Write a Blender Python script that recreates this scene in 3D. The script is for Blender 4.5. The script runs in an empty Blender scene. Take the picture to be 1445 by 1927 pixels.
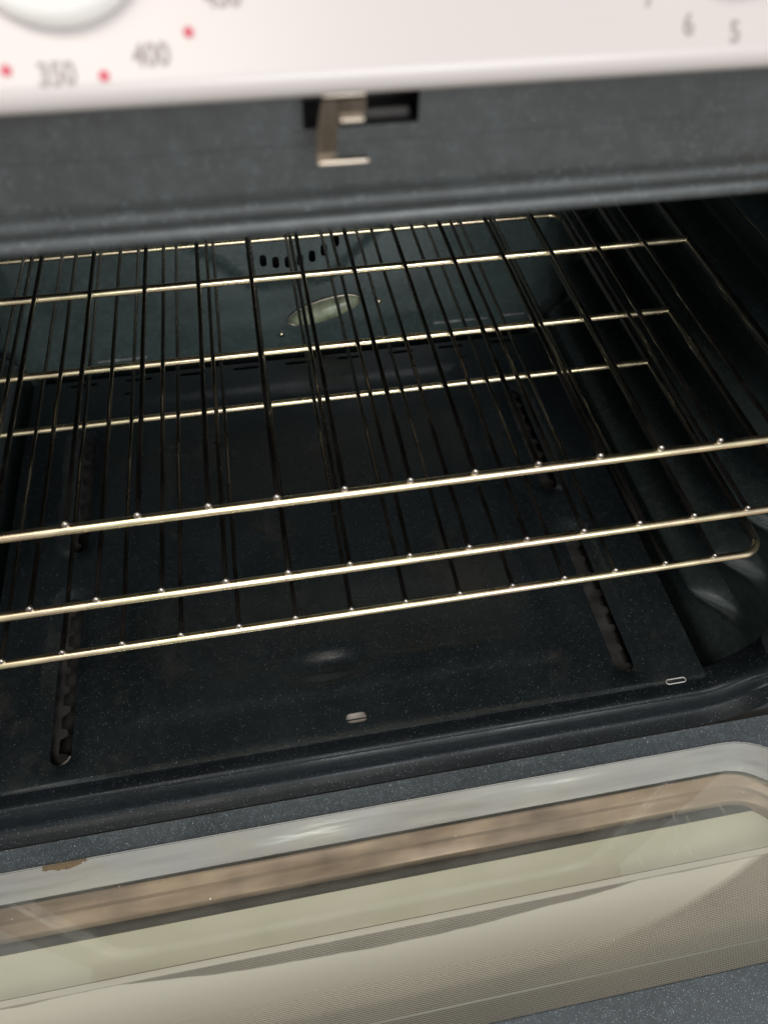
import bpy, bmesh, math, random
from mathutils import Vector, Matrix
random.seed(7)
S = bpy.context.scene

# ------------------------------------------------------------------ camera
cam = bpy.data.cameras.new('camera'); co = bpy.data.objects.new('camera', cam)
S.collection.objects.link(co)
RX = Vector((0.984024, -0.177457, 0.014338)); RD = Vector((-0.131086, -0.776671, -0.616116)); RF = Vector((0.12047, 0.604393, -0.787525))
m = Matrix((RX, -RD, -RF)).transposed().to_4x4(); m.translation = Vector((-0.028574, -0.252351, 0.304419))
co.matrix_world = m
cam.sensor_fit = 'HORIZONTAL'; cam.sensor_width = 36.0; cam.lens = 36.0*1392.39/1445
cam.clip_start = 0.01; cam.clip_end = 50
cam.dof.use_dof = True; cam.dof.focus_distance = 0.53; cam.dof.aperture_fstop = 11.5
S.camera = co
S.render.resolution_x = 767; S.render.resolution_y = 1024

# ------------------------------------------------------------------ world and lamps
w = bpy.data.worlds.new('World'); S.world = w; w.use_nodes = True
bg = w.node_tree.nodes['Background']; bg.inputs[0].default_value = (0.85, 0.865, 0.86, 1); bg.inputs[1].default_value = 0.58

def area(name, loc, target, size, size_y, power, col):
    l = bpy.data.lights.new(name, 'AREA'); l.shape = 'RECTANGLE'; l.size = size; l.size_y = size_y; l.energy = power; l.color = col
    o = bpy.data.objects.new(name, l); S.collection.objects.link(o); o.location = loc
    o.rotation_euler = (Vector(target)-Vector(loc)).to_track_quat('-Z', 'Y').to_euler(); return o
area('ceiling_lamp', (-0.35, -1.05, 1.75), (0, 0, -0.1), 0.9, 0.6, 16, (1.0, 0.93, 0.84))
area('fill_light', (0.5, -2.6, 1.15), (0, 0.1, 0.0), 1.6, 1.2, 60, (0.93, 0.97, 1.0))  # unseen fill added in front to brighten the oven inside
S.view_settings.view_transform = 'Standard'; S.view_settings.look = 'None'; S.view_settings.gamma = 1; S.view_settings.exposure = 0
S.view_settings.use_curve_mapping = False
S.render.engine = 'CYCLES'; S.cycles.max_bounces = 8; S.cycles.transparent_max_bounces = 12; S.cycles.caustics_reflective = False

# ------------------------------------------------------------------ material helpers
class N:
    def __init__(s, name):
        s.m = bpy.data.materials.new(name); s.m.use_nodes = True; s.t = s.m.node_tree; s.t.nodes.clear()
        s.out = s.t.nodes.new('ShaderNodeOutputMaterial')
    def n(s, typ, ins={}, **kw):
        x = s.t.nodes.new('ShaderNode'+typ)
        for k, v in kw.items(): setattr(x, k, v)
        for k, v in ins.items():
            i = x.inputs[k]
            if isinstance(v, bpy.types.NodeSocket): s.t.links.new(v, i)
            else: i.default_value = v
        return x
    def math(s, op, a, b=0.0, c=0.0, clamp=False):
        x = s.t.nodes.new('ShaderNodeMath'); x.operation = op; x.use_clamp = clamp
        for i, v in enumerate((a, b, c)):
            if isinstance(v, bpy.types.NodeSocket): s.t.links.new(v, x.inputs[i])
            else: x.inputs[i].default_value = v
        return x.outputs[0]
    def mix(s, f, a, b):
        x = s.t.nodes.new('ShaderNodeMix'); x.data_type = 'RGBA'
        for i, v in ((0, f), (6, a), (7, b)):
            if isinstance(v, bpy.types.NodeSocket): s.t.links.new(v, x.inputs[i])
            else: x.inputs[i].default_value = v
        return x.outputs[2]
    def ramp(s, v, lo, hi, a=0.0, b=1.0):
        x = s.t.nodes.new('ShaderNodeMapRange'); x.clamp = True
        s.t.links.new(v, x.inputs[0]); x.inputs[1].default_value = lo; x.inputs[2].default_value = hi
        x.inputs[3].default_value = a; x.inputs[4].default_value = b; return x.outputs[0]
    def coords(s): return s.n('TexCoord').outputs['Object']
    def noise(s, vec, scale, detail=3, rough=0.5):
        return s.n('TexNoise', {'Vector': vec, 'Scale': scale, 'Detail': detail, 'Roughness': rough}).outputs['Fac']
    def done(s, sh): s.t.links.new(sh, s.out.inputs[0]); return s.m

def specks(h, vec, scale, keep, size):
    v = h.n('TexVoronoi', {'Vector': vec, 'Scale': scale})
    sep = h.n('SeparateColor', {0: v.outputs['Color']})
    on = h.math('GREATER_THAN', sep.outputs[0], 1-keep)
    rad = h.math('MULTIPLY', sep.outputs[1], size)
    d = h.math('LESS_THAN', v.outputs['Distance'], rad)
    return h.math('MULTIPLY', on, d)

def enamel(name, base, rough, k1=0.10, k2=0.05, s1=900, s2=420, speck=(0.55, 0.62, 0.66, 1), bump=0.12, mott=0.35, grime=0.0, spec=0.85):
    h = N(name); c = h.coords()
    nz = h.noise(c, 9, 4); nf = h.noise(c, 160, 3)
    b = h.mix(h.ramp(nz, .3, .7), tuple(x*(1-mott) for x in base)+(1,), tuple(x*(1+mott) for x in base)+(1,))
    b = h.mix(h.ramp(nf, .45, .75, 0, .35), b, tuple(min(1, x*2.2) for x in base)+(1,))
    b = h.mix(h.math('MULTIPLY', specks(h, c, s1, k1, .42), .8), b, speck)
    b = h.mix(h.math('MULTIPLY', specks(h, c, s2, k2, .30), .9), b, speck)
    gk = h.ramp(h.noise(c, 13, 6, .65), .56, .66, 0, grime)
    b = h.mix(gk, b, (.045, .034, .027, 1))
    r = h.math('ADD', h.ramp(h.noise(c, 22, 5), .3, .7, rough*.75, rough*1.35), h.math('MULTIPLY', gk, .3))
    bm = h.n('Bump', {'Strength': bump, 'Distance': .0006, 'Height': h.noise(c, 380, 2)})
    p = h.n('BsdfPrincipled', {'Base Color': b, 'Roughness': r, 'Normal': bm.outputs[0], 'Specular IOR Level': spec})
    return h.done(p.outputs[0])

def metal(name, col, rough, aniso_scale=(60, 60, 4), var=.3, tint=None, metallic=1.0, stain=None, bump=.05):
    h = N(name); c = h.coords()
    mp = h.n('Mapping', {'Vector': c, 'Scale': aniso_scale}); n1 = h.noise(mp.outputs[0], 8, 4); n2 = h.noise(c, 14, 3)
    b = h.mix(h.ramp(n1, .3, .7), tuple(x*(1-var) for x in col)+(1,), tuple(min(1, x*(1+var*.6)) for x in col)+(1,))
    if tint: b = h.mix(h.ramp(n2, .4, .7), b, tint+(1,))
    r = h.ramp(n1, .3, .7, rough*.75, rough*1.3)
    if stain:
        (cx, cy, cz), (sx, sy, sz), sc = stain
        q = h.n('Mapping', {'Vector': c, 'Location': (-cx/sx, -cy/sy, -cz/sz), 'Scale': (1/sx, 1/sy, 1/sz)})
        d = h.n('VectorMath', {0: q.outputs[0]}, operation='LENGTH').outputs['Value']
        d = h.math('ADD', d, h.math('MULTIPLY', h.math('SUBTRACT', h.noise(c, 170, 6, .7), .5), 1.5))
        k = h.ramp(d, .95, 1.05, 1, 0)
        b = h.mix(k, b, h.mix(h.noise(c, 900, 3), (.10, .055, .025, 1), (.42, .30, .17, 1)))
        r = h.math('MAXIMUM', r, h.math('MULTIPLY', k, .8))
        mt = h.math('MULTIPLY', h.math('SUBTRACT', 1, k), metallic)
    else: mt = metallic
    bm = h.n('Bump', {'Strength': bump, 'Distance': .0003, 'Height': h.noise(mp.outputs[0], 60, 3)})
    p = h.n('BsdfPrincipled', {'Base Color': b, 'Roughness': r, 'Metallic': mt, 'Normal': bm.outputs[0]})
    return h.done(p.outputs[0])

def plain(name, col, rough=.5, var=.15, sc=30, spec=.5, bump=0.0):
    h = N(name); c = h.coords(); n1 = h.noise(c, sc, 4)
    b = h.mix(h.ramp(n1, .3, .7), tuple(x*(1-var) for x in col)+(1,), tuple(min(1, x*(1+var)) for x in col)+(1,))
    bm = h.n('Bump', {'Strength': bump, 'Distance': .0005, 'Height': h.noise(c, sc*12, 3)})
    p = h.n('BsdfPrincipled', {'Base Color': b, 'Roughness': rough, 'Specular IOR Level': spec, 'Normal': bm.outputs[0]})
    return h.done(p.outputs[0])

M = {}
M['frame'] = enamel('speckled grey enamel', (.034, .040, .042), .40, .15, .04, 1500, 900, speck=(.27,.31,.34,1), mott=.15)
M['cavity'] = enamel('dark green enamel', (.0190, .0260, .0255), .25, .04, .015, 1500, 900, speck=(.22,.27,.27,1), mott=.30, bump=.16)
M['back'] = enamel('lit back wall enamel', (.056, .078, .074), .27, .06, .02, 1500, 900, speck=(.26,.33,.32,1), mott=.25, bump=.16)  # cavity enamel lightened: light reaching the back wall put into the colour
M['pan'] = enamel('blue black enamel', (.0105, .0140, .0152), .22, .06, .02, 1700, 1000, speck=(.25,.28,.33,1), mott=.30, bump=.2, grime=.30)
M['liner'] = enamel('door liner enamel', (.046, .056, .062), .36, .34, .05, 1700, 620, speck=(.55,.60,.66,1), mott=.2)
M['rail'] = metal('warm nickel rail', (.88, .78, .50), .28, (6, 6, 6), .10, (.80, .62, .46), bump=0.0)
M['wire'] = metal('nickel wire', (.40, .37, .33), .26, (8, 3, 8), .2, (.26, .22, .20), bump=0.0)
M['sill'] = enamel('shaded sill enamel', (.0060, .0085, .0100), .40, .10, .03, 1600, 900, speck=(.25,.28,.32,1), mott=.3, bump=.1, spec=.22)  # enamel darkened for the sill: its dark reflections put into the colour
M['trim'] = metal('brushed steel trim', (.60, .585, .56), .70, (1, 9, 9), .03, (.62, .58, .52), stain=((-.2325, -.0788, .4990), (.0165, .0036, .0070), 1))
M['well'] = metal('heat tinted steel', (.46, .36, .27), .70, (1, 7, 7), .08, (.24, .18, .15))
M['burner'] = plain('scaled burner steel', (.062, .057, .054), .75, .4, 60, .3, .6)
M['pale'] = plain('pale ceramic', (.42, .38, .35), .6, .3, 120)
M['black'] = plain('dark void', (.006, .006, .006), .9)
M['under'] = plain('underpan steel', (.035, .030, .028), .7, .4, 20)
M['lip'] = metal('bright lit edge', (.60, .52, .43), .35, (60, 60, 9), .2)  # brighter than the plate: reflections on the upturned lips put into the colour
M['latch'] = metal('dull latch plate', (.15, .130, .108), .34, (60, 60, 9), .2)
M['white'] = plain('white porcelain', (.52, .475, .46), .32, .012, 6)
M['knob'] = plain('white knob plastic', (.85, .83, .80), .30, .01, 6)
M['grey ink'] = plain('grey ink', (.30, .26, .25), .5, .05)
M['red ink'] = plain('red ink', (.50, .07, .11), .5, .05)
M['skin'] = plain('white door skin', (.78, .77, .74), .3, .02, 6)
M['floor'] = plain('beige vinyl', (.42, .34, .26), .5, .25, 7)
M['pearl'] = plain('lamp cover glass', (.34, .37, .24), .15, .5, 60, bump=.5)

def glass_pane():
    h = N('door glass'); c = h.coords()
    tr = h.n('BsdfTransparent', {0: (.975, .975, .935, 1)})
    gl = h.n('BsdfGlossy', {'Color': (.95, 1.0, .93, 1), 'Roughness': .03})
    fr = h.n('Fresnel', {'IOR': 1.55}).outputs[0]
    s1 = h.n('MixShader', {0: h.math('MULTIPLY', fr, 2.6, clamp=True), 1: tr.outputs[0], 2: gl.outputs[0]})
    df = h.n('BsdfDiffuse', {'Color': (.90, .85, .70, 1)})
    mp = h.n('Mapping', {'Vector': c, 'Rotation': (0, 0, .7), 'Scale': (1, 3.2, 1)})
    haze = h.ramp(h.noise(mp.outputs[0], 11, 5, .6), .36, .78, .02, .12)
    dust = h.math('MAXIMUM', specks(h, c, 130, .05, .10), specks(h, c, 330, .025, .16))
    streak = h.math('MULTIPLY', h.ramp(h.noise(h.n('Mapping', {'Vector': c, 'Rotation': (0, 0, -.35), 'Scale': (5, 1, 1)}).outputs[0], 60, 4, .7), .56, .70), h.ramp(h.n('SeparateXYZ', {0: c}).outputs[0], .14, .24, 0, .22))
    # curved-edged pale reflection, painted into the pane as haze
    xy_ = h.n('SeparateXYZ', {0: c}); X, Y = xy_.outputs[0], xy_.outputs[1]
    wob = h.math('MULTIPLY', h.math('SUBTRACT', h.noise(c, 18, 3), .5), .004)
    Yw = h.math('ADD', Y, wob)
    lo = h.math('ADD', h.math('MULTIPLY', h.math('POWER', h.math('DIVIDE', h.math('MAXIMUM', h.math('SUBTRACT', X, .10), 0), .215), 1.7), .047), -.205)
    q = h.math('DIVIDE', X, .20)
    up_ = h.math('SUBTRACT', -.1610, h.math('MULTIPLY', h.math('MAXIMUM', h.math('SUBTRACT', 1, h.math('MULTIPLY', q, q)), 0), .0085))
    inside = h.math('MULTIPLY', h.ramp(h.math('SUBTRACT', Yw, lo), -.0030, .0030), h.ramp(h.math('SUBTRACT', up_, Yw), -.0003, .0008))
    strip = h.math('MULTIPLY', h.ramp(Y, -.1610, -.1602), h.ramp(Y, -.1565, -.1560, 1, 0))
    painted_reflection = h.math('MAXIMUM', h.math('MULTIPLY', inside, h.ramp(Y, -.206, -.168, .12, .52)), h.math('MULTIPLY', strip, .42))
    haze = h.math('MAXIMUM', haze, painted_reflection)
    k = h.math('MAXIMUM', h.math('MAXIMUM', haze, h.math('MULTIPLY', dust, .8)), streak)
    s2 = h.n('MixShader', {0: k, 1: s1.outputs[0], 2: df.outputs[0]})
    return h.done(s2.outputs[0])
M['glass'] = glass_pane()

PIT = .00135
def dot_pane():
    # outer door glass: a solid pale printed border, then a field of small printed dots
    h = N('dot printed glass'); c = h.coords(); s = h.n('SeparateXYZ', {0: c})
    x, y = s.outputs[0], s.outputs[1]
    def lattice(ox, oy):
        fx = h.math('SUBTRACT', h.math('FRACT', h.math('ADD', h.math('DIVIDE', x, PIT), 100+ox)), .5)
        fy = h.math('SUBTRACT', h.math('FRACT', h.math('ADD', h.math('DIVIDE', y, PIT*1.732), 100+oy)), .5)
        fy = h.math('MULTIPLY', fy, 1.732)
        return h.math('SQRT', h.math('ADD', h.math('MULTIPLY', fx, fx), h.math('MULTIPLY', fy, fy)))
    d = h.math('MINIMUM', lattice(0, 0), lattice(.5, .5))
    dots = h.math('LESS_THAN', d, .31)
    border = h.math('GREATER_THAN', y, -.151)
    side = h.math('GREATER_THAN', h.math('ABSOLUTE', x), .262)
    ink = h.math('MAXIMUM', dots, border)
    tr = h.n('BsdfTransparent', {0: (.30, .25, .20, 1)})
    gl = h.n('BsdfGlossy', {'Color': (1, 1, 1, 1), 'Roughness': .04})
    fr = h.n('Fresnel', {'IOR': 1.5}).outputs[0]
    s1 = h.n('MixShader', {0: h.math('MULTIPLY', fr, 1.3, clamp=True), 1: tr.outputs[0], 2: gl.outputs[0]})
    bc = h.mix(border, (.93, .84, .70, 1), h.mix(h.ramp(h.noise(c, 14, 4), .35, .65), (.86, .83, .64, 1), (.92, .88, .73, 1)))
    wp = h.n('BsdfPrincipled', {'Base Color': bc, 'Roughness': .4})
    return h.done(h.n('MixShader', {0: ink, 1: s1.outputs[0], 2: wp.outputs[0]}).outputs[0])
M['dots'] = dot_pane()

# ------------------------------------------------------------------ object helpers
ROOT = {}
def finish(o, angle=35):
    me = o.data
    for p in me.polygons: p.use_smooth = True
    me.set_sharp_from_angle(angle=math.radians(angle))
def obj(name, bm, mat, parent=None, off=None, angle=35, recalc=True):
    """bm is in world coordinates; off (the root's location) is taken away"""
    if recalc: bmesh.ops.recalc_face_normals(bm, faces=bm.faces)
    if off is not None: bmesh.ops.translate(bm, verts=bm.verts, vec=-Vector(off))
    me = bpy.data.meshes.new(name); bm.to_mesh(me); bm.free(); me.materials.append(mat)
    o = bpy.data.objects.new(name, me); S.collection.objects.link(o)
    if parent: o.parent = parent
    finish(o, angle); return o
def empty(name, loc, label, cat, group=None):
    o = bpy.data.objects.new(name, None); S.collection.objects.link(o); o.location = loc; o.empty_display_size = .05
    o['label'] = label; o['category'] = cat
    if group: o['group'] = group
    return o
def box(bm, x0, x1, y0, y1, z0, z1, bev=0.0):
    r = bmesh.ops.create_cube(bm, size=1)
    for v in r['verts']: v.co = Vector((x0+(v.co.x+.5)*(x1-x0), y0+(v.co.y+.5)*(y1-y0), z0+(v.co.z+.5)*(z1-z0)))
    if bev:
        es = list({e for v in r['verts'] for e in v.link_edges})
        bmesh.ops.bevel(bm, geom=es, offset=bev, segments=3, affect='EDGES', profile=.5)
def tube(bm, pts, r, n=14, closed=False, cap=True):
    pts = [Vector(p) for p in pts]; L = len(pts); rings = []; up = None
    for i, p in enumerate(pts):
        a = pts[(i-1) % L] if (closed or i > 0) else p; b = pts[(i+1) % L] if (closed or i < L-1) else p
        t = (b-a).normalized()
        if up is None: up = Vector((0, 0, 1)) if abs(t.z) < .9 else Vector((0, 1, 0))
        s = t.cross(up).normalized(); u = s.cross(t).normalized(); up = u
        rings.append([bm.verts.new(p + r*(math.cos(2*math.pi*k/n)*s + math.sin(2*math.pi*k/n)*u)) for k in range(n)])
    for i in range(L if closed else L-1):
        A, B = rings[i], rings[(i+1) % L]
        for k in range(n): bm.faces.new((A[k], A[(k+1) % n], B[(k+1) % n], B[k]))
    if cap and not closed:
        bm.faces.new(rings[0]); bm.faces.new(rings[-1][::-1])
def ball(bm, c, r, seg=14, sc=(1, 1, 1)):
    q = bmesh.ops.create_uvsphere(bm, u_segments=seg, v_segments=seg//2+2, radius=r)
    for v in q['verts']: v.co = Vector((v.co.x*sc[0], v.co.y*sc[1], v.co.z*sc[2]))+Vector(c)
def rrect(x0, x1, y0, y1, r, n=10, ns=1):
    """points and outward normals of a rounded rectangle, counter-clockwise"""
    out = []
    cs = [(x1-r, y0+r, -90), (x1-r, y1-r, 0), (x0+r, y1-r, 90), (x0+r, y0+r, 180)]
    for cx, cy, a0 in cs:
        for k in range(n+1):
            a = math.radians(a0+90*k/n); c, s = math.cos(a), math.sin(a)
            out.append(((cx+r*c, cy+r*s), (c, s)))
    return out
def sweep(bm, path, profile, to3):
    rows = [[bm.verts.new(to3(p[0]+nn[0]*o, p[1]+nn[1]*o, h)) for (o, h) in profile] for p, nn in path]
    L = len(rows)
    for i in range(L):
        A, B = rows[i], rows[(i+1) % L]
        for k in range(len(profile)-1): bm.faces.new((A[k], A[k+1], B[k+1], B[k]))
def pill(cx, cy, w, h, n=8):
    r = min(w, h)/2; pts = []
    if h >= w: cs = [(cx, cy+h/2-r, 0), (cx, cy-h/2+r, 180)]
    else: cs = [(cx+w/2-r, cy, -90), (cx-w/2+r, cy, 90)]
    for x, y, a0 in cs:
        for k in range(n+1):
            a = math.radians(a0+180*k/n); pts.append((x+r*math.cos(a), y+r*math.sin(a)))
    return pts
def plate(outer, holes, thick, step, disp, to3, xr, yr):
    """a sheet with real holes, cut into a grid and pressed by disp(u, v)"""
    cu = bpy.data.curves.new('tmp', 'CURVE'); cu.dimensions = '2D'; cu.fill_mode = 'BOTH'; cu.extrude = thick/2
    for loop in [outer]+holes:
        s = cu.splines.new('POLY'); s.points.add(len(loop)-1); s.use_cyclic_u = True
        for i, (a, b) in enumerate(loop): s.points[i].co = (a, b, 0, 1)
    to = bpy.data.objects.new('tmp', cu); S.collection.objects.link(to)
    me = bpy.data.meshes.new_from_object(to); bpy.data.objects.remove(to); bpy.data.curves.remove(cu)
    bm = bmesh.new(); bm.from_mesh(me); bpy.data.meshes.remove(me)
    bmesh.ops.remove_doubles(bm, verts=bm.verts, dist=1e-6)
    for ax, (a, b) in ((0, xr), (1, yr)):
        t = a+step
        while t < b:
            co_ = [0, 0, 0]; no = [0, 0, 0]; co_[ax] = t; no[ax] = 1
            bmesh.ops.bisect_plane(bm, geom=bm.verts[:]+bm.edges[:]+bm.faces[:], plane_co=co_, plane_no=no, dist=1e-7); t += step
    for v in bm.verts:
        u, vv, h = v.co; v.co = to3(u, vv, h+disp(u, vv))
    return bm
def sstep(t, a, b):
    t = max(0, min(1, (t-a)/(b-a))); return t*t*(3-2*t)
def extr(bm, poly, to3, h0, h1):
    A = [bm.verts.new(to3(a, b, h0)) for a, b in poly]; B = [bm.verts.new(to3(a, b, h1)) for a, b in poly]
    bm.faces.new(A[::-1]); bm.faces.new(B)
    for i in range(len(poly)): j = (i+1) % len(poly); bm.faces.new((A[i], A[j], B[j], B[i]))

# ------------------------------------------------------------------ setting
KZ = -.80
bm = bmesh.new(); box(bm, -2.5, 2.5, -3, 2, KZ-.05, KZ)
fl = obj('floor', bm, M['floor']); fl['kind'] = 'structure'

# ------------------------------------------------------------------ the range
RL = (0, 0, KZ)
rng = empty('oven_range', RL, 'dark speckled enamel oven with its door open, white knob panel above it', 'oven')
W, ZB, ZT, RC = .326, -.266, .1798, .045      # opening half width, bottom, top, corner radius
YF, YB = -.055, .462                          # front face and back wall
xz = lambda a, b, h: (a, h, b)
path = rrect(-W, W, ZB, ZT, RC, 12)
prof = [(0.002, -.024), (0.0, -.030), (-.0004, -.038), (.0002, -.0445), (.0014, -.0488), (.0032, -.0512), (.0048, -.0518), (.0060, -.0510), (.0072, -.0507), (.0084, -.0512),
        (.0098, -.0528), (.0112, -.0534), (.0124, -.0529), (.0138, -.0527), (.0152, -.0533), (.0170, -.0547), (.0190, -.0550), (.0300, -.0550), (.0302, -.0550)]
sill = [(0.002, -.024), (0.0, -.030), (-.0006, -.038), (-.0010, -.0425), (-.0006, -.0440), (.0006, -.0452), (.0025, -.0460), (.0045, -.0464), (.0065, -.0467), (.0085, -.0470),
        (.0110, -.0472), (.0150, -.0475), (.0190, -.0479), (.0230, -.0484), (.0254, -.0493), (.0270, -.0509), (.0283, -.0534), (.0294, -.0570), (.0304, -.0618)]
bm = bmesh.new()
def rimrow(p, nn_):
    k = sstep(-nn_[1], .1, .75); row = []
    for (q0, h0), (q1, h1) in zip(prof, sill):
        q = q0*(1-k)+q1*k; h = h0*(1-k)+h1*k
        row.append(bm.verts.new((p[0]+nn_[0]*q, h, p[1]+nn_[1]*q)))
    return row
rows = [rimrow(p, n_) for p, n_ in path]
for i in range(len(rows)):
    A, B = rows[i], rows[(i+1) % len(rows)]
    for k in range(len(prof)-1): bm.faces.new((A[k], A[k+1], B[k+1], B[k]))
# flat face outside the ring, with the latch slot cut in it
rim = obj('opening_rim', bm, M['frame'], rng, RL, 60); rim.data.materials.append(M['sill'])
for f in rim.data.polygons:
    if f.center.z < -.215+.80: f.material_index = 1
o = .0301
outer = [(-.385, -.335), (.385, -.335), (.385, .235), (-.385, .235)]
ring_hole = [(p[0]+n_[0]*o, p[1]+n_[1]*o) for p, n_ in path]
slot = [(-.0129, .2139), (.0176, .2139), (.0176, .2262), (-.0129, .2262)]
bm = plate(outer, [ring_hole, slot], .0012, .02, lambda u, v: 0, lambda u, v, h: (u, YF+.0006-h, v), (-.4, .4), (-.4, .4))
face = obj('front_frame', bm, M['frame'], rng, RL, 30)
bm = bmesh.new(); box(bm, -.0145, .0192, YF+.0012, YF+.02, .2125, .2275)
bm.faces.ensure_lookup_table()
bmesh.ops.delete(bm, geom=[f for f in bm.faces if f.calc_center_median().y < YF+.002], context='FACES')
obj('latch_recess', bm, M['under'], face, RL)
# a bit of rusty flange seen in the slot
bm = bmesh.new(); box(bm, .0005, .0165, YF+.006, YF+.008, .2127, .2152, .0006); obj('slot_flange', bm, M['burner'], face, RL)

# latch hook
LY = -.068
bm = bmesh.new()
T = .0011
def zx(a, b, h): return (a, h, b)
extr(bm, [(-.0091, .2262), (.0015, .2262), (.0012, .2216), (-.0052, .2216), (-.0062, .2130), (-.0113, .2124), (-.0105, .2200), (-.0100, .2225)], zx, LY, LY+T)
hook = obj('latch_hook', bm, M['latch'], rng, RL, 30)
bm = bmesh.new(); box(bm, -.0090, .0016, LY+.0002, YF+.006, .2264, .2274, .0004); obj('latch_tongue', bm, M['lip'], hook, RL, 30)
bm = bmesh.new()
box(bm, -.0052, .0009, LY-.0016, LY+.0002, .2213, .2223, .0003)     # small bent lip
box(bm, -.0112, .0020, LY-.0022, LY+.0003, .2114, .2126, .0005)     # lower hooked lip
obj('bent_lip', bm, M['lip'], hook, RL, 30)

# cavity walls: left, right and top with pressed rack guides
RIB = [-.018, -.073, -.128, -.183, -.238, .037, .092]
def wall_pt(side, y, z):
    d = 0
    for rz in RIB:
        zz = abs(z-rz)/.0115
        if zz < 1:
            e = sstep(y, -.004, .040)*(1-sstep(y, .425, .445))
            d = max(d, .028*e*(1-zz*zz)**.8)
    d = max(d, .0175*sstep(-z, .238, .276))
    return (side*(W+.001-d), y, z)
for side in (-1, 1):
    bm = bmesh.new(); ny, nz = 90, 190; g = []
    ztop = ZT-RC; zbot = -.345
    for i in range(ny+1):
        y = -.0245+(YB+.0245)*i/ny
        g.append([bm.verts.new(wall_pt(side, y, zbot+(ztop-zbot)*k/nz)) for k in range(nz+1)])
    for i in range(ny):
        for k in range(nz): bm.faces.new((g[i][k], g[i+1][k], g[i+1][k+1], g[i][k+1]))
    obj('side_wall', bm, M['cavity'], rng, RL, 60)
bm = bmesh.new(); top = [q for q in path if q[0][1] >= ZT-RC-1e-6]
rows = [[bm.verts.new((p[0]+n_[0]*.001, y, p[1]+n_[1]*.001)) for p, n_ in top] for y in (-.0245, .2, YB)]
for A, B in zip(rows, rows[1:]):
    for k in range(len(A)-1): bm.faces.new((A[k], A[k+1], B[k+1], B[k]))
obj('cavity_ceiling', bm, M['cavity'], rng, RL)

# back wall with vent slots and pressed octagon
VC = (.001, -.081)
holes = []
for k in range(-3, 5):
    dz = math.sqrt(.077**2-(.0131*k)**2)
    for q in (-1, 1): holes.append(pill(VC[0]+.0131*k, VC[1]+q*dz, .0072, .0145, 6))
for k in range(-3, 4):
    for q in (-.022, .022): holes.append(pill(VC[0]+.0131*k, VC[1]+q, .0072, .0145, 6))
def bdisp(u, v):
    du, dv = u-VC[0], v-VC[1]
    r = max(abs(du), abs(dv), (abs(du)+abs(dv))*.7071)
    h = .0035*(1-sstep(r, .098, .106))
    # pressed border panel
    e = min(.300-abs(u), v+.300, .16-v)
    h += .004*sstep(e, 0, .012)
    h += .0009*math.sin(u*23+1)*math.sin(v*19+2)
    return h
bm = plate([(-W-.001, -.345), (W+.001, -.345), (W+.001, ZT-.001), (-W-.001, ZT-.001)], holes, .001, .0062, bdisp, lambda u, v, h: (u, YB+.001-h, v), (-W-.001, W), (-.345, ZT))
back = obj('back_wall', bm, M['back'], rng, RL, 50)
bm = bmesh.new(); box(bm, -.11, .11, YB+.03, YB+.032, -.2, .03); obj('fan_housing', bm, M['black'], back, RL)
bm = bmesh.new(); box(bm, -.016, -.009, YB+.010, YB+.014, -.152, -.128, .001); obj('fan_bracket', bm, M['pale'], back, RL)
# oval lamp cover tilted on the back wall, with two screws
bm = bmesh.new()
A0 = math.radians(15.5); n = 44; R1 = 9; rings = []
for j in range(R1+1):
    t = math.pi/2*j/R1; rr, hh = math.cos(t), math.sin(t)
    if j == R1: break
    rings.append([bm.verts.new((.0365+(.0425*rr*math.cos(b)*math.cos(A0)-.0128*rr*math.sin(b)*math.sin(A0)), YB-.004-.012*hh,
                 -.2255+(.0425*rr*math.cos(b)*math.sin(A0)+.0128*rr*math.sin(b)*math.cos(A0)))) for b in [2*math.pi*k/n for k in range(n)]])
c = bm.verts.new((.0365, YB-.016, -.2255))
for a, b in zip(rings, rings[1:]):
    for k in range(n): bm.faces.new((a[k], a[(k+1) % n], b[(k+1) % n], b[k]))
for k in range(n): bm.faces.new((rings[-1][k], rings[-1][(k+1) % n], c))
lamp = obj('lamp_cover', bm, M['pearl'], back, RL, 60)
bm = bmesh.new()
tube(bm, [(.0365+(.0435*math.cos(b)*math.cos(A0)-.0138*math.sin(b)*math.sin(A0)), YB-.0045, -.2255+(.0435*math.cos(b)*math.sin(A0)+.0138*math.sin(b)*math.cos(A0))) for b in [2*math.pi*k/n for k in range(n)]], .0011, 8, closed=True)
obj('lamp_bezel', bm, M['lip'], back, RL, 60)
for x, z in ((-.015, -.254), (.101, -.221)):
    bm = bmesh.new(); ball(bm, (x, YB-.0045, z), .0031, 16, (1, .7, 1)); obj('screw', bm, M['rail'], back, RL, 60)

M['glint'] = plain('painted pale glint', (.20, .21, .20), .35, .6, 90)  # pale strips added to stand in for glints along the wall's bottom bend
for x0, x1, z in ((.168, .236, -.2615), (.255, .283, -.2600), (-.228, -.172, -.2680)):
    bm = bmesh.new(); box(bm, x0, x1, YB-.0062, YB-.0035, z, z+.0034, .0008); obj('back_glint', bm, M['glint'], back, RL)
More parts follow.
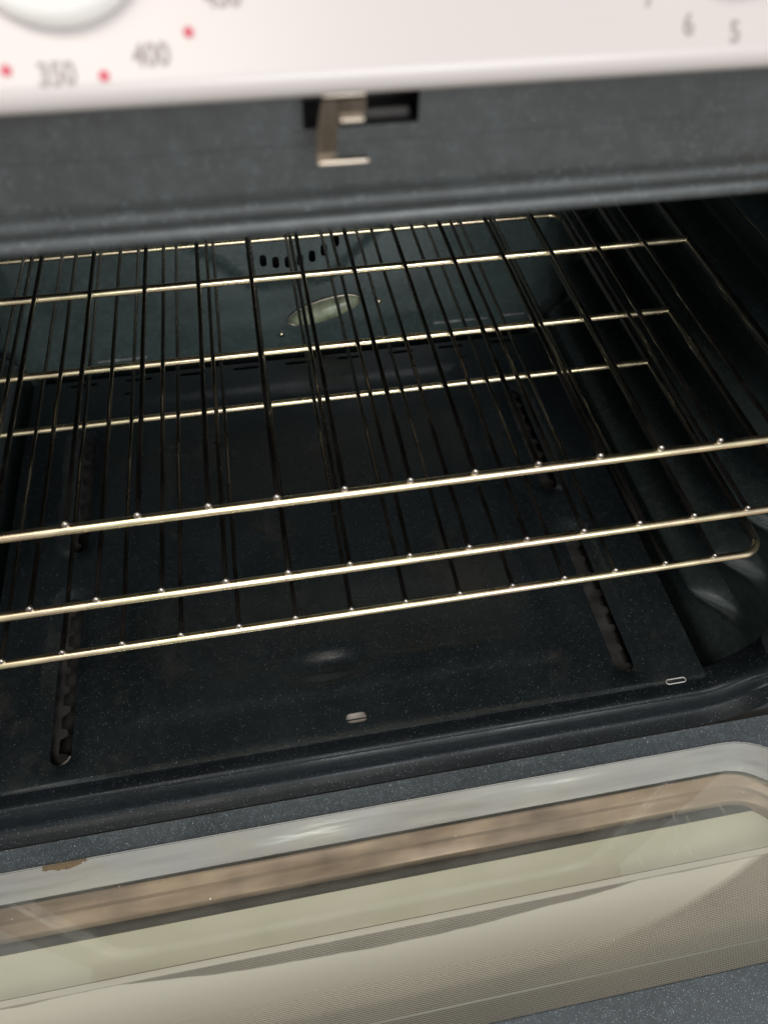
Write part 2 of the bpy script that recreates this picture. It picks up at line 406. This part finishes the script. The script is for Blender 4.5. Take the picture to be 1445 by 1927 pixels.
# under-floor and burners
bm = bmesh.new(); box(bm, -W, W, -.02, YB, -.347, -.345); obj('cavity_base', bm, M['under'], rng, RL)
def burner(side):
    bm = bmesh.new(); x = side*.231
    tube(bm, [(x+side*.010, -.004, -.300), (x+side*.010, .40, -.300)], .009, 14)
    ob = obj('gas_burner', bm, M['burner'], rng, RL)
    # serrated baffle strip
    bm = bmesh.new(); rnd = random.Random(3 if side > 0 else 5)
    y = -.012; top_ = []
    while y < .40:
        a = .010+rnd.random()*.004; hgt = .0035+rnd.random()*.0035
        top_ += [(y, 0), (y+a*.25, hgt), (y+a*.62, hgt*(.7+.5*rnd.random())), (y+a*.75, 0)]; y += a+.005+rnd.random()*.003
    x0 = x-.0085+(.009 if side > 0 else 0)
    low = [(-.012, -.006), (.40, -.006)]
    pts = [(.40, -.004)]+[(p, q) for p, q in reversed(top_)]+[(-.012, -.004)]
    poly = [(x0-.004, -.012)]
    A = []; Bv = []
    for (yy, q) in top_:
        A.append(bm.verts.new((x0+.004+q, yy, -.276))); Bv.append(bm.verts.new((x0-.006, yy, -.279)))
    for i in range(len(A)-1): bm.faces.new((A[i], A[i+1], Bv[i+1], Bv[i]))
    bmesh.ops.solidify(bm, geom=bm.faces[:], thickness=.0008)
    obj('flame_baffle', bm, M['burner'], ob, RL, 30)
    bm = bmesh.new(); box(bm, x-.010, x+.009, -.016, -.004, -.283, -.2795, .001); obj('burner_tab', bm, M['pale'], ob, RL, 30)
for s_ in (-1, 1): burner(s_)

# floor pan: sheet with four long slots, a screw hole and pressed shapes
ZP = -.264; PX = .2935; PY0, PY1 = -.0335, .424
SL = [(s_*.231, yc, .0165, L) for s_ in (-1, 1) for yc, L in ((.060, .152), (.262, .150))]
holes = [pill(x, y, w_, L, 8) for x, y, w_, L in SL]+[pill(-.0005, -.0185, .0175, .0085, 8)]
for k in range(9): holes.append(pill(-.24+.06*k, .416, .030, .005, 4))
holes.append(pill(-.19, .395, .012, .004, 4)); holes.append(pill(.19, .395, .005, .005, 4))
def pdisp(u, v):
    e = min(.185-abs(u), v-.000, .385-v)
    h = .0017*sstep(e, 0, .014)
    e2 = min(.155-abs(u), v-.030, .360-v)
    h -= .0013*sstep(e2, 0, .012)
    for x, y, w_, L in SL:
        dx = abs(u-x); dy = max(0, abs(v-y)-L/2+w_/2)
        d = math.hypot(dx, dy); h -= .0048*(1-sstep(d, .006, .020))
    # shallow pressed dimple in front of the middle
    q = math.hypot((u+.018)/.042, (v-.030)/.016); h -= .0060*(1-sstep(q, .1, 1.1))
    h -= .0008*(1-sstep(v-PY0, 0, .004))                 # front edge rolls down
    h += .0006*math.sin(u*17)*math.sin(v*21+1)
    return h
bm = plate([(-PX, PY0), (PX, PY0), (PX, PY1), (-PX, PY1)], holes, .0012, .0045, pdisp, lambda u, v, h: (u, v, ZP+h), (-PX, PX), (PY0, PY1))
pan = obj('floor_pan', bm, M['pan'], rng, RL, 50)
bm = bmesh.new(); tube(bm, [(-.0005, -.0185, ZP-.0072), (-.0005, -.0185, ZP-.0042)], .0085, 22)
scr = obj('screw', bm, M['pale'], pan, RL, 40)
bm = bmesh.new(); box(bm, -.0090, .0080, -.0185, -.0176, ZP-.0044, ZP-.0039); obj('screw_slot', bm, M['black'], scr, RL)
for s_ in (1,):
    bm = bmesh.new(); tube(bm, [(a, b, ZP+.0006) for a, b in pill(s_*.266, -.0325, .017, .0040, 6)], .00055, 8, closed=True)
    obj('tab_highlight', bm, M['trim'], pan, RL, 50)  # bright outline stands in for highlights on the tab edge

# outer shell
bm = bmesh.new()
for s_ in (-1, 1): box(bm, *( (s_*.385-.0006, s_*.385+.0006) ), YF+.0015, .62, KZ+.08, .300)
box(bm, -.384, .384, .62, .622, KZ+.08, .300); obj('body_shell', bm, M['white'], rng, RL)
bm = bmesh.new(); box(bm, -.383, .383, -.036, .63, .302, .312, .004); obj('cooktop', bm, M['white'], rng, RL)
bm = bmesh.new(); box(bm, -.383, .383, -.050, -.030, KZ+.10, -.42, .004); obj('drawer_front', bm, M['white'], rng, RL)

# control panel (sloped) -------------------------------------------------
P0 = Vector((0, -.07721632, .23278175)); EX = Vector((1, 0, 0)); EY = Vector((0, .66062789, .75071352)); EN = Vector((0, -.75071352, .66062789))
def pp(a, b, h): return P0+EX*a+EY*b+EN*h
bm = bmesh.new()
# cross-section in (b, h), rounded lower edge
sec = []
r_ = .0042
for k in range(9):
    a = math.radians(0+k*100/8); sec.append((.0035-r_*math.sin(a)+.0008, -r_+r_*math.cos(a)))
sec = [(.090, 0)]+sec
lastb, lasth = sec[-1]
L = [pp(0, b, h) for b, h in sec]+[Vector((0, YF-.0003, .2268)), Vector((0, YF-.0003, .300))]
xs = [-.383, -.2, -.1, 0, .1, .2, .383]
rows = [[bm.verts.new((x, q.y, q.z)) for q in L] for x in xs]
for A, B in zip(rows, rows[1:]):
    for k in range(len(L)-1): bm.faces.new((A[k], B[k], B[k+1], A[k+1]))
    bm.faces.new((A[-1], B[-1], B[0], A[0]))
bm.faces.new(rows[0]); bm.faces.new(rows[-1][::-1])
panel = obj('control_panel', bm, M['white'], rng, RL, 60)
def mark(txt, a, b, size, mat, name, rot=0.0, sx=.82):
    cu = bpy.data.curves.new('t', 'FONT'); cu.body = txt; cu.size = size; cu.align_x = 'CENTER'; cu.align_y = 'CENTER'; cu.extrude = .00006; cu.offset = .00018
    to = bpy.data.objects.new('t', cu); S.collection.objects.link(to)
    me = bpy.data.meshes.new_from_object(to); bpy.data.objects.remove(to)
    bm = bmesh.new(); bm.from_mesh(me); cr, sr = math.cos(rot), math.sin(rot)
    for v in bm.verts:
        u, q = v.co.x*sx, v.co.y; v.co = pp(a+u*cr-q*sr, b+u*sr+q*cr, .00012+v.co.z)
    return obj(name, bm, mat, panel, RL)
mark('350', -.0657, .0057, .0064, M['grey ink'], 'temperature_number')
mark('400', -.0457, .0084, .0064, M['grey ink'], 'temperature_number')
mark('450', -.0290, .0192, .0064, M['grey ink'], 'temperature_number')
mark('7', .0680, .0150, .0066, M['grey ink'], 'dial_number'); mark('6', .0775, .0085, .0066, M['grey ink'], 'dial_number'); mark('5', .0892, .0064, .0066, M['grey ink'], 'dial_number')
for a, b in ((-.0757, .0071), (-.0561, .0050), (-.0372, .0126)):
    bm = bmesh.new(); extr(bm, [(a+.00115*math.cos(t*math.pi/10), b+.00115*math.sin(t*math.pi/10)) for t in range(20)], pp, .00005, .00018)
    obj('red_dot', bm, M['red ink'], panel, RL)
def knob(a, b, R):
    bm = bmesh.new(); n = 56
    prf = [(R*.98, .0005), (R, .0015), (R*.995, .0045), (R*.94, .0068), (R*.86, .0078), (R*.80, .0098), (R*.77, .0150), (R*.73, .0170), (R*.60, .0176)]
    rg = [[bm.verts.new(pp(a+r*math.cos(2*math.pi*k/n), b+r*math.sin(2*math.pi*k/n), h)) for k in range(n)] for r, h in prf]
    for A, B in zip(rg, rg[1:]):
        for k in range(n): bm.faces.new((A[k], A[(k+1) % n], B[(k+1) % n], B[k]))
    bm.faces.new(rg[-1]); bm.faces.new(rg[0][::-1])
    kb = obj('knob', bm, M['knob'], panel, RL, 50)
knob(-.0625, .0345, .0205); knob(.0890, .0345, .0205)

# ------------------------------------------------------------------ the open door
ZL = -.300                                    # liner surface
DX, DY0, DY1 = .392, -.565, -.0620
wx, wy0, wy1, wr = .365, -.2315, -.079, .065
hole = [q[0] for q in rrect(-wx, wx, wy0, wy1, wr, 10)]
def ldisp(u, v):
    # slopes up from the hinge side, low swelling around the window
    return .0006*(max(0, (v+.0690))/.0068)**2
bm = plate([(-DX, DY0), (DX, DY0), (DX, DY1), (-DX, DY1)], [hole], .0012, .008, ldisp, lambda u, v, h: (u, v, ZL-.0006+h), (-DX, DX), (DY0, DY1))
door = obj('door', bm, M['liner'], rng, RL, 50)
xy = lambda a, b, h: (a, b, h)
ZG = -.330
# sloped steel trim on the hinge side, steep elsewhere
pathd = rrect(-wx, wx, wy0, wy1, wr, 10)
bm = bmesh.new(); rows = []
NP = 8
for p, nn_ in pathd:
    k = max(0, nn_[1]); ins = .0135*k+.0012*(1-k)
    if abs(nn_[0]) > .5 and nn_[1] >= 0: ins = max(ins, .0135*(.35+.65*k))
    ins_s = ins; row = []
    for j in range(NP+1):
        t = j/NP; z = ZL+.0008-(ZL+.0008-ZG)*t
        inn = -.0008+ins_s*(t**.8)+.0008*t
        row.append(bm.verts.new((p[0]-nn_[0]*inn, p[1]-nn_[1]*inn, z)))
    rows.append(row)
for i in range(len(rows)):
    A, B = rows[i], rows[(i+1) % len(rows)]
    for k in range(NP): bm.faces.new((A[k], A[k+1], B[k+1], B[k]))
bmesh.ops.solidify(bm, geom=bm.faces[:], thickness=.0006)
trim = obj('window_trim', bm, M['trim'], door, RL, 60)
# inner glass
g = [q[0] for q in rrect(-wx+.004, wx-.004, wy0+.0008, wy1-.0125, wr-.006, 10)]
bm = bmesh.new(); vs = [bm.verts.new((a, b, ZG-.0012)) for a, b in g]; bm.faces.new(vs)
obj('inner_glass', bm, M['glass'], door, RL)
# heat tinted well between the panes
pw = rrect(-wx+.008, wx-.008, wy0-.012, wy1-.0152, wr-.010, 10)
bm = bmesh.new(); rows = []
profw = [(0, -.3335), (0.0012, -.3362), (.0016, -.3364), (.0078, -.3384), (.0086, -.3392), (.0096, -.3425), (.0106, -.3434), (.0185, -.3460), (.0192, -.3468), (.0200, -.3540), (.0202, -.3605)]
for p, nn_ in pw:
    k = 1 if nn_[1] > 0 else .25
    k = .25+.75*max(0, nn_[1]) if nn_[1] > -.2 else .1
    rows.append([bm.verts.new((p[0]-nn_[0]*o*k, p[1]-nn_[1]*o*k, z)) for o, z in profw])
for i in range(len(rows)):
    A, B = rows[i], rows[(i+1) % len(rows)]
    for k in range(len(profw)-1): bm.faces.new((A[k], A[k+1], B[k+1], B[k]))
obj('window_well', bm, M['well'], door, RL, 60)
bm = bmesh.new(); tube(bm, [(-wx+.02, wy1-.0152-.0235, -.3590), (wx-.02, wy1-.0152-.0235, -.3590)], .0042, 16); obj('glass_seal', bm, M['under'], door, RL, 60)
bm = bmesh.new(); box(bm, -wx+.01, wx-.01, -.2166, -.2156, -.3330, -.3318); obj('glass_clip', bm, M['trim'], door, RL)
# outer glass with the printed dots
bm = bmesh.new(); box(bm, -.386, .386, -.50, -.100, -.3650, -.3615)
bmesh.ops.delete(bm, geom=[f for f in bm.faces if f.calc_center_median().z < -.3648 or abs(f.calc_center_median().z+.36325) < .001], context='FACES')
obj('outer_glass', bm, M['dots'], door, RL)
# white outer skin as a frame around the glass and the edges
bm = bmesh.new()
box(bm, -DX, DX, DY0, -.3005, -.3625+.004, -.3585+.004); box(bm, -DX-.001, -DX+.002, DY0, -.064, -.357, ZL-.0042); box(bm, DX-.002, DX+.001, DY0, -.064, -.357, ZL-.0042)
box(bm, -DX, DX, DY0-.002, DY0+.001, -.356, ZL-.0042)
box(bm, -DX, DX, -.1000, -.062, -.3625, -.3590)
obj('door_skin', bm, M['skin'], door, RL)
bm = bmesh.new(); tube(bm, [(-.30, -.53, -.3595), (-.30, -.53, -.392), (-.28, -.53, -.40), (.28, -.53, -.40), (.30, -.53, -.392), (.30, -.53, -.3595)], .009, 14)
obj('door_handle', bm, M['skin'], door, RL)

# ------------------------------------------------------------------ the racks
SP = .036; XE = .2896; YM, YK = .2026, .4413
def make_rack(loc, label):
    t = empty('oven_rack', loc, label, 'oven rack', 'wire racks in the oven')
    rb = .0027; zr = -.0036
    # frame loop with rounded corners
    cr = .014
    def arc(cx, cy, a0, a1): return [(cx+cr*math.cos(math.radians(a0+(a1-a0)*k/10)), cy+cr*math.sin(math.radians(a0+(a1-a0)*k/10)), zr) for k in range(11)]
    bm = bmesh.new(); tube(bm, arc(-XE+cr, cr, 200, 270)+arc(XE-cr, cr, -90, -20), rb, 16); obj('front_rail', bm, M['rail'], t, None, 60)
    bm = bmesh.new(); tube(bm, arc(XE-cr, YK-cr, 20, 90)+arc(-XE+cr, YK-cr, 90, 160), rb, 16); obj('back_rail', bm, M['rail'], t, None, 60)
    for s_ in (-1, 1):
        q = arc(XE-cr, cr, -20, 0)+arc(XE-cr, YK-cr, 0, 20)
        bm = bmesh.new(); tube(bm, [(s_*x, y, z) for x, y, z in q], rb-.00001, 16); obj('side_rail', bm, M['wire'], t, None, 60)  # darker wire colour stands in for dark reflections on the side rails
    bm = bmesh.new(); tube(bm, [(-XE, YM, zr), (XE, YM, zr)], .0027, 16); obj('cross_bar', bm, M['rail'], t, None, 60)
    rnd = random.Random(11)
    for k in range(-7, 8):
        bm = bmesh.new(); x = SP*k; r = .00150
        pts = []
        for j in range(13):
            y = .0006+(YK+.001-.0006)*j/12
            pts.append((x+rnd.uniform(-.00018, .00018), y, rnd.uniform(-.00008, .00008)-(.0003*math.sin(math.pi*((y/YM) % 1)))))
        tube(bm, pts, r, 12)
        ball(bm, (x+rnd.uniform(-.0002, .0002), .0003, .0005), 0.00225+rnd.uniform(-.0001, .00015), 14, (1, .75, 1))
        ball(bm, (x, -.0002, -.0014), .0011, 10, (1.5, 1, .8))
        obj('wire', bm, M['wire'], t, None, 60)
    return t
r0 = make_rack((0, 0, 0), 'highest wire rack, its front rail nearest the camera')
for loc, lab in (((0, -.0105, -.0564), 'middle wire rack, between the highest and the lowest'), ((0, -.009, -.1112), 'lowest wire rack, closest above the dark floor pan')):
    t = r0.copy(); S.collection.objects.link(t); t.location = loc; t['label'] = lab
    for ch in list(r0.children):
        c = ch.copy(); S.collection.objects.link(c); c.parent = t
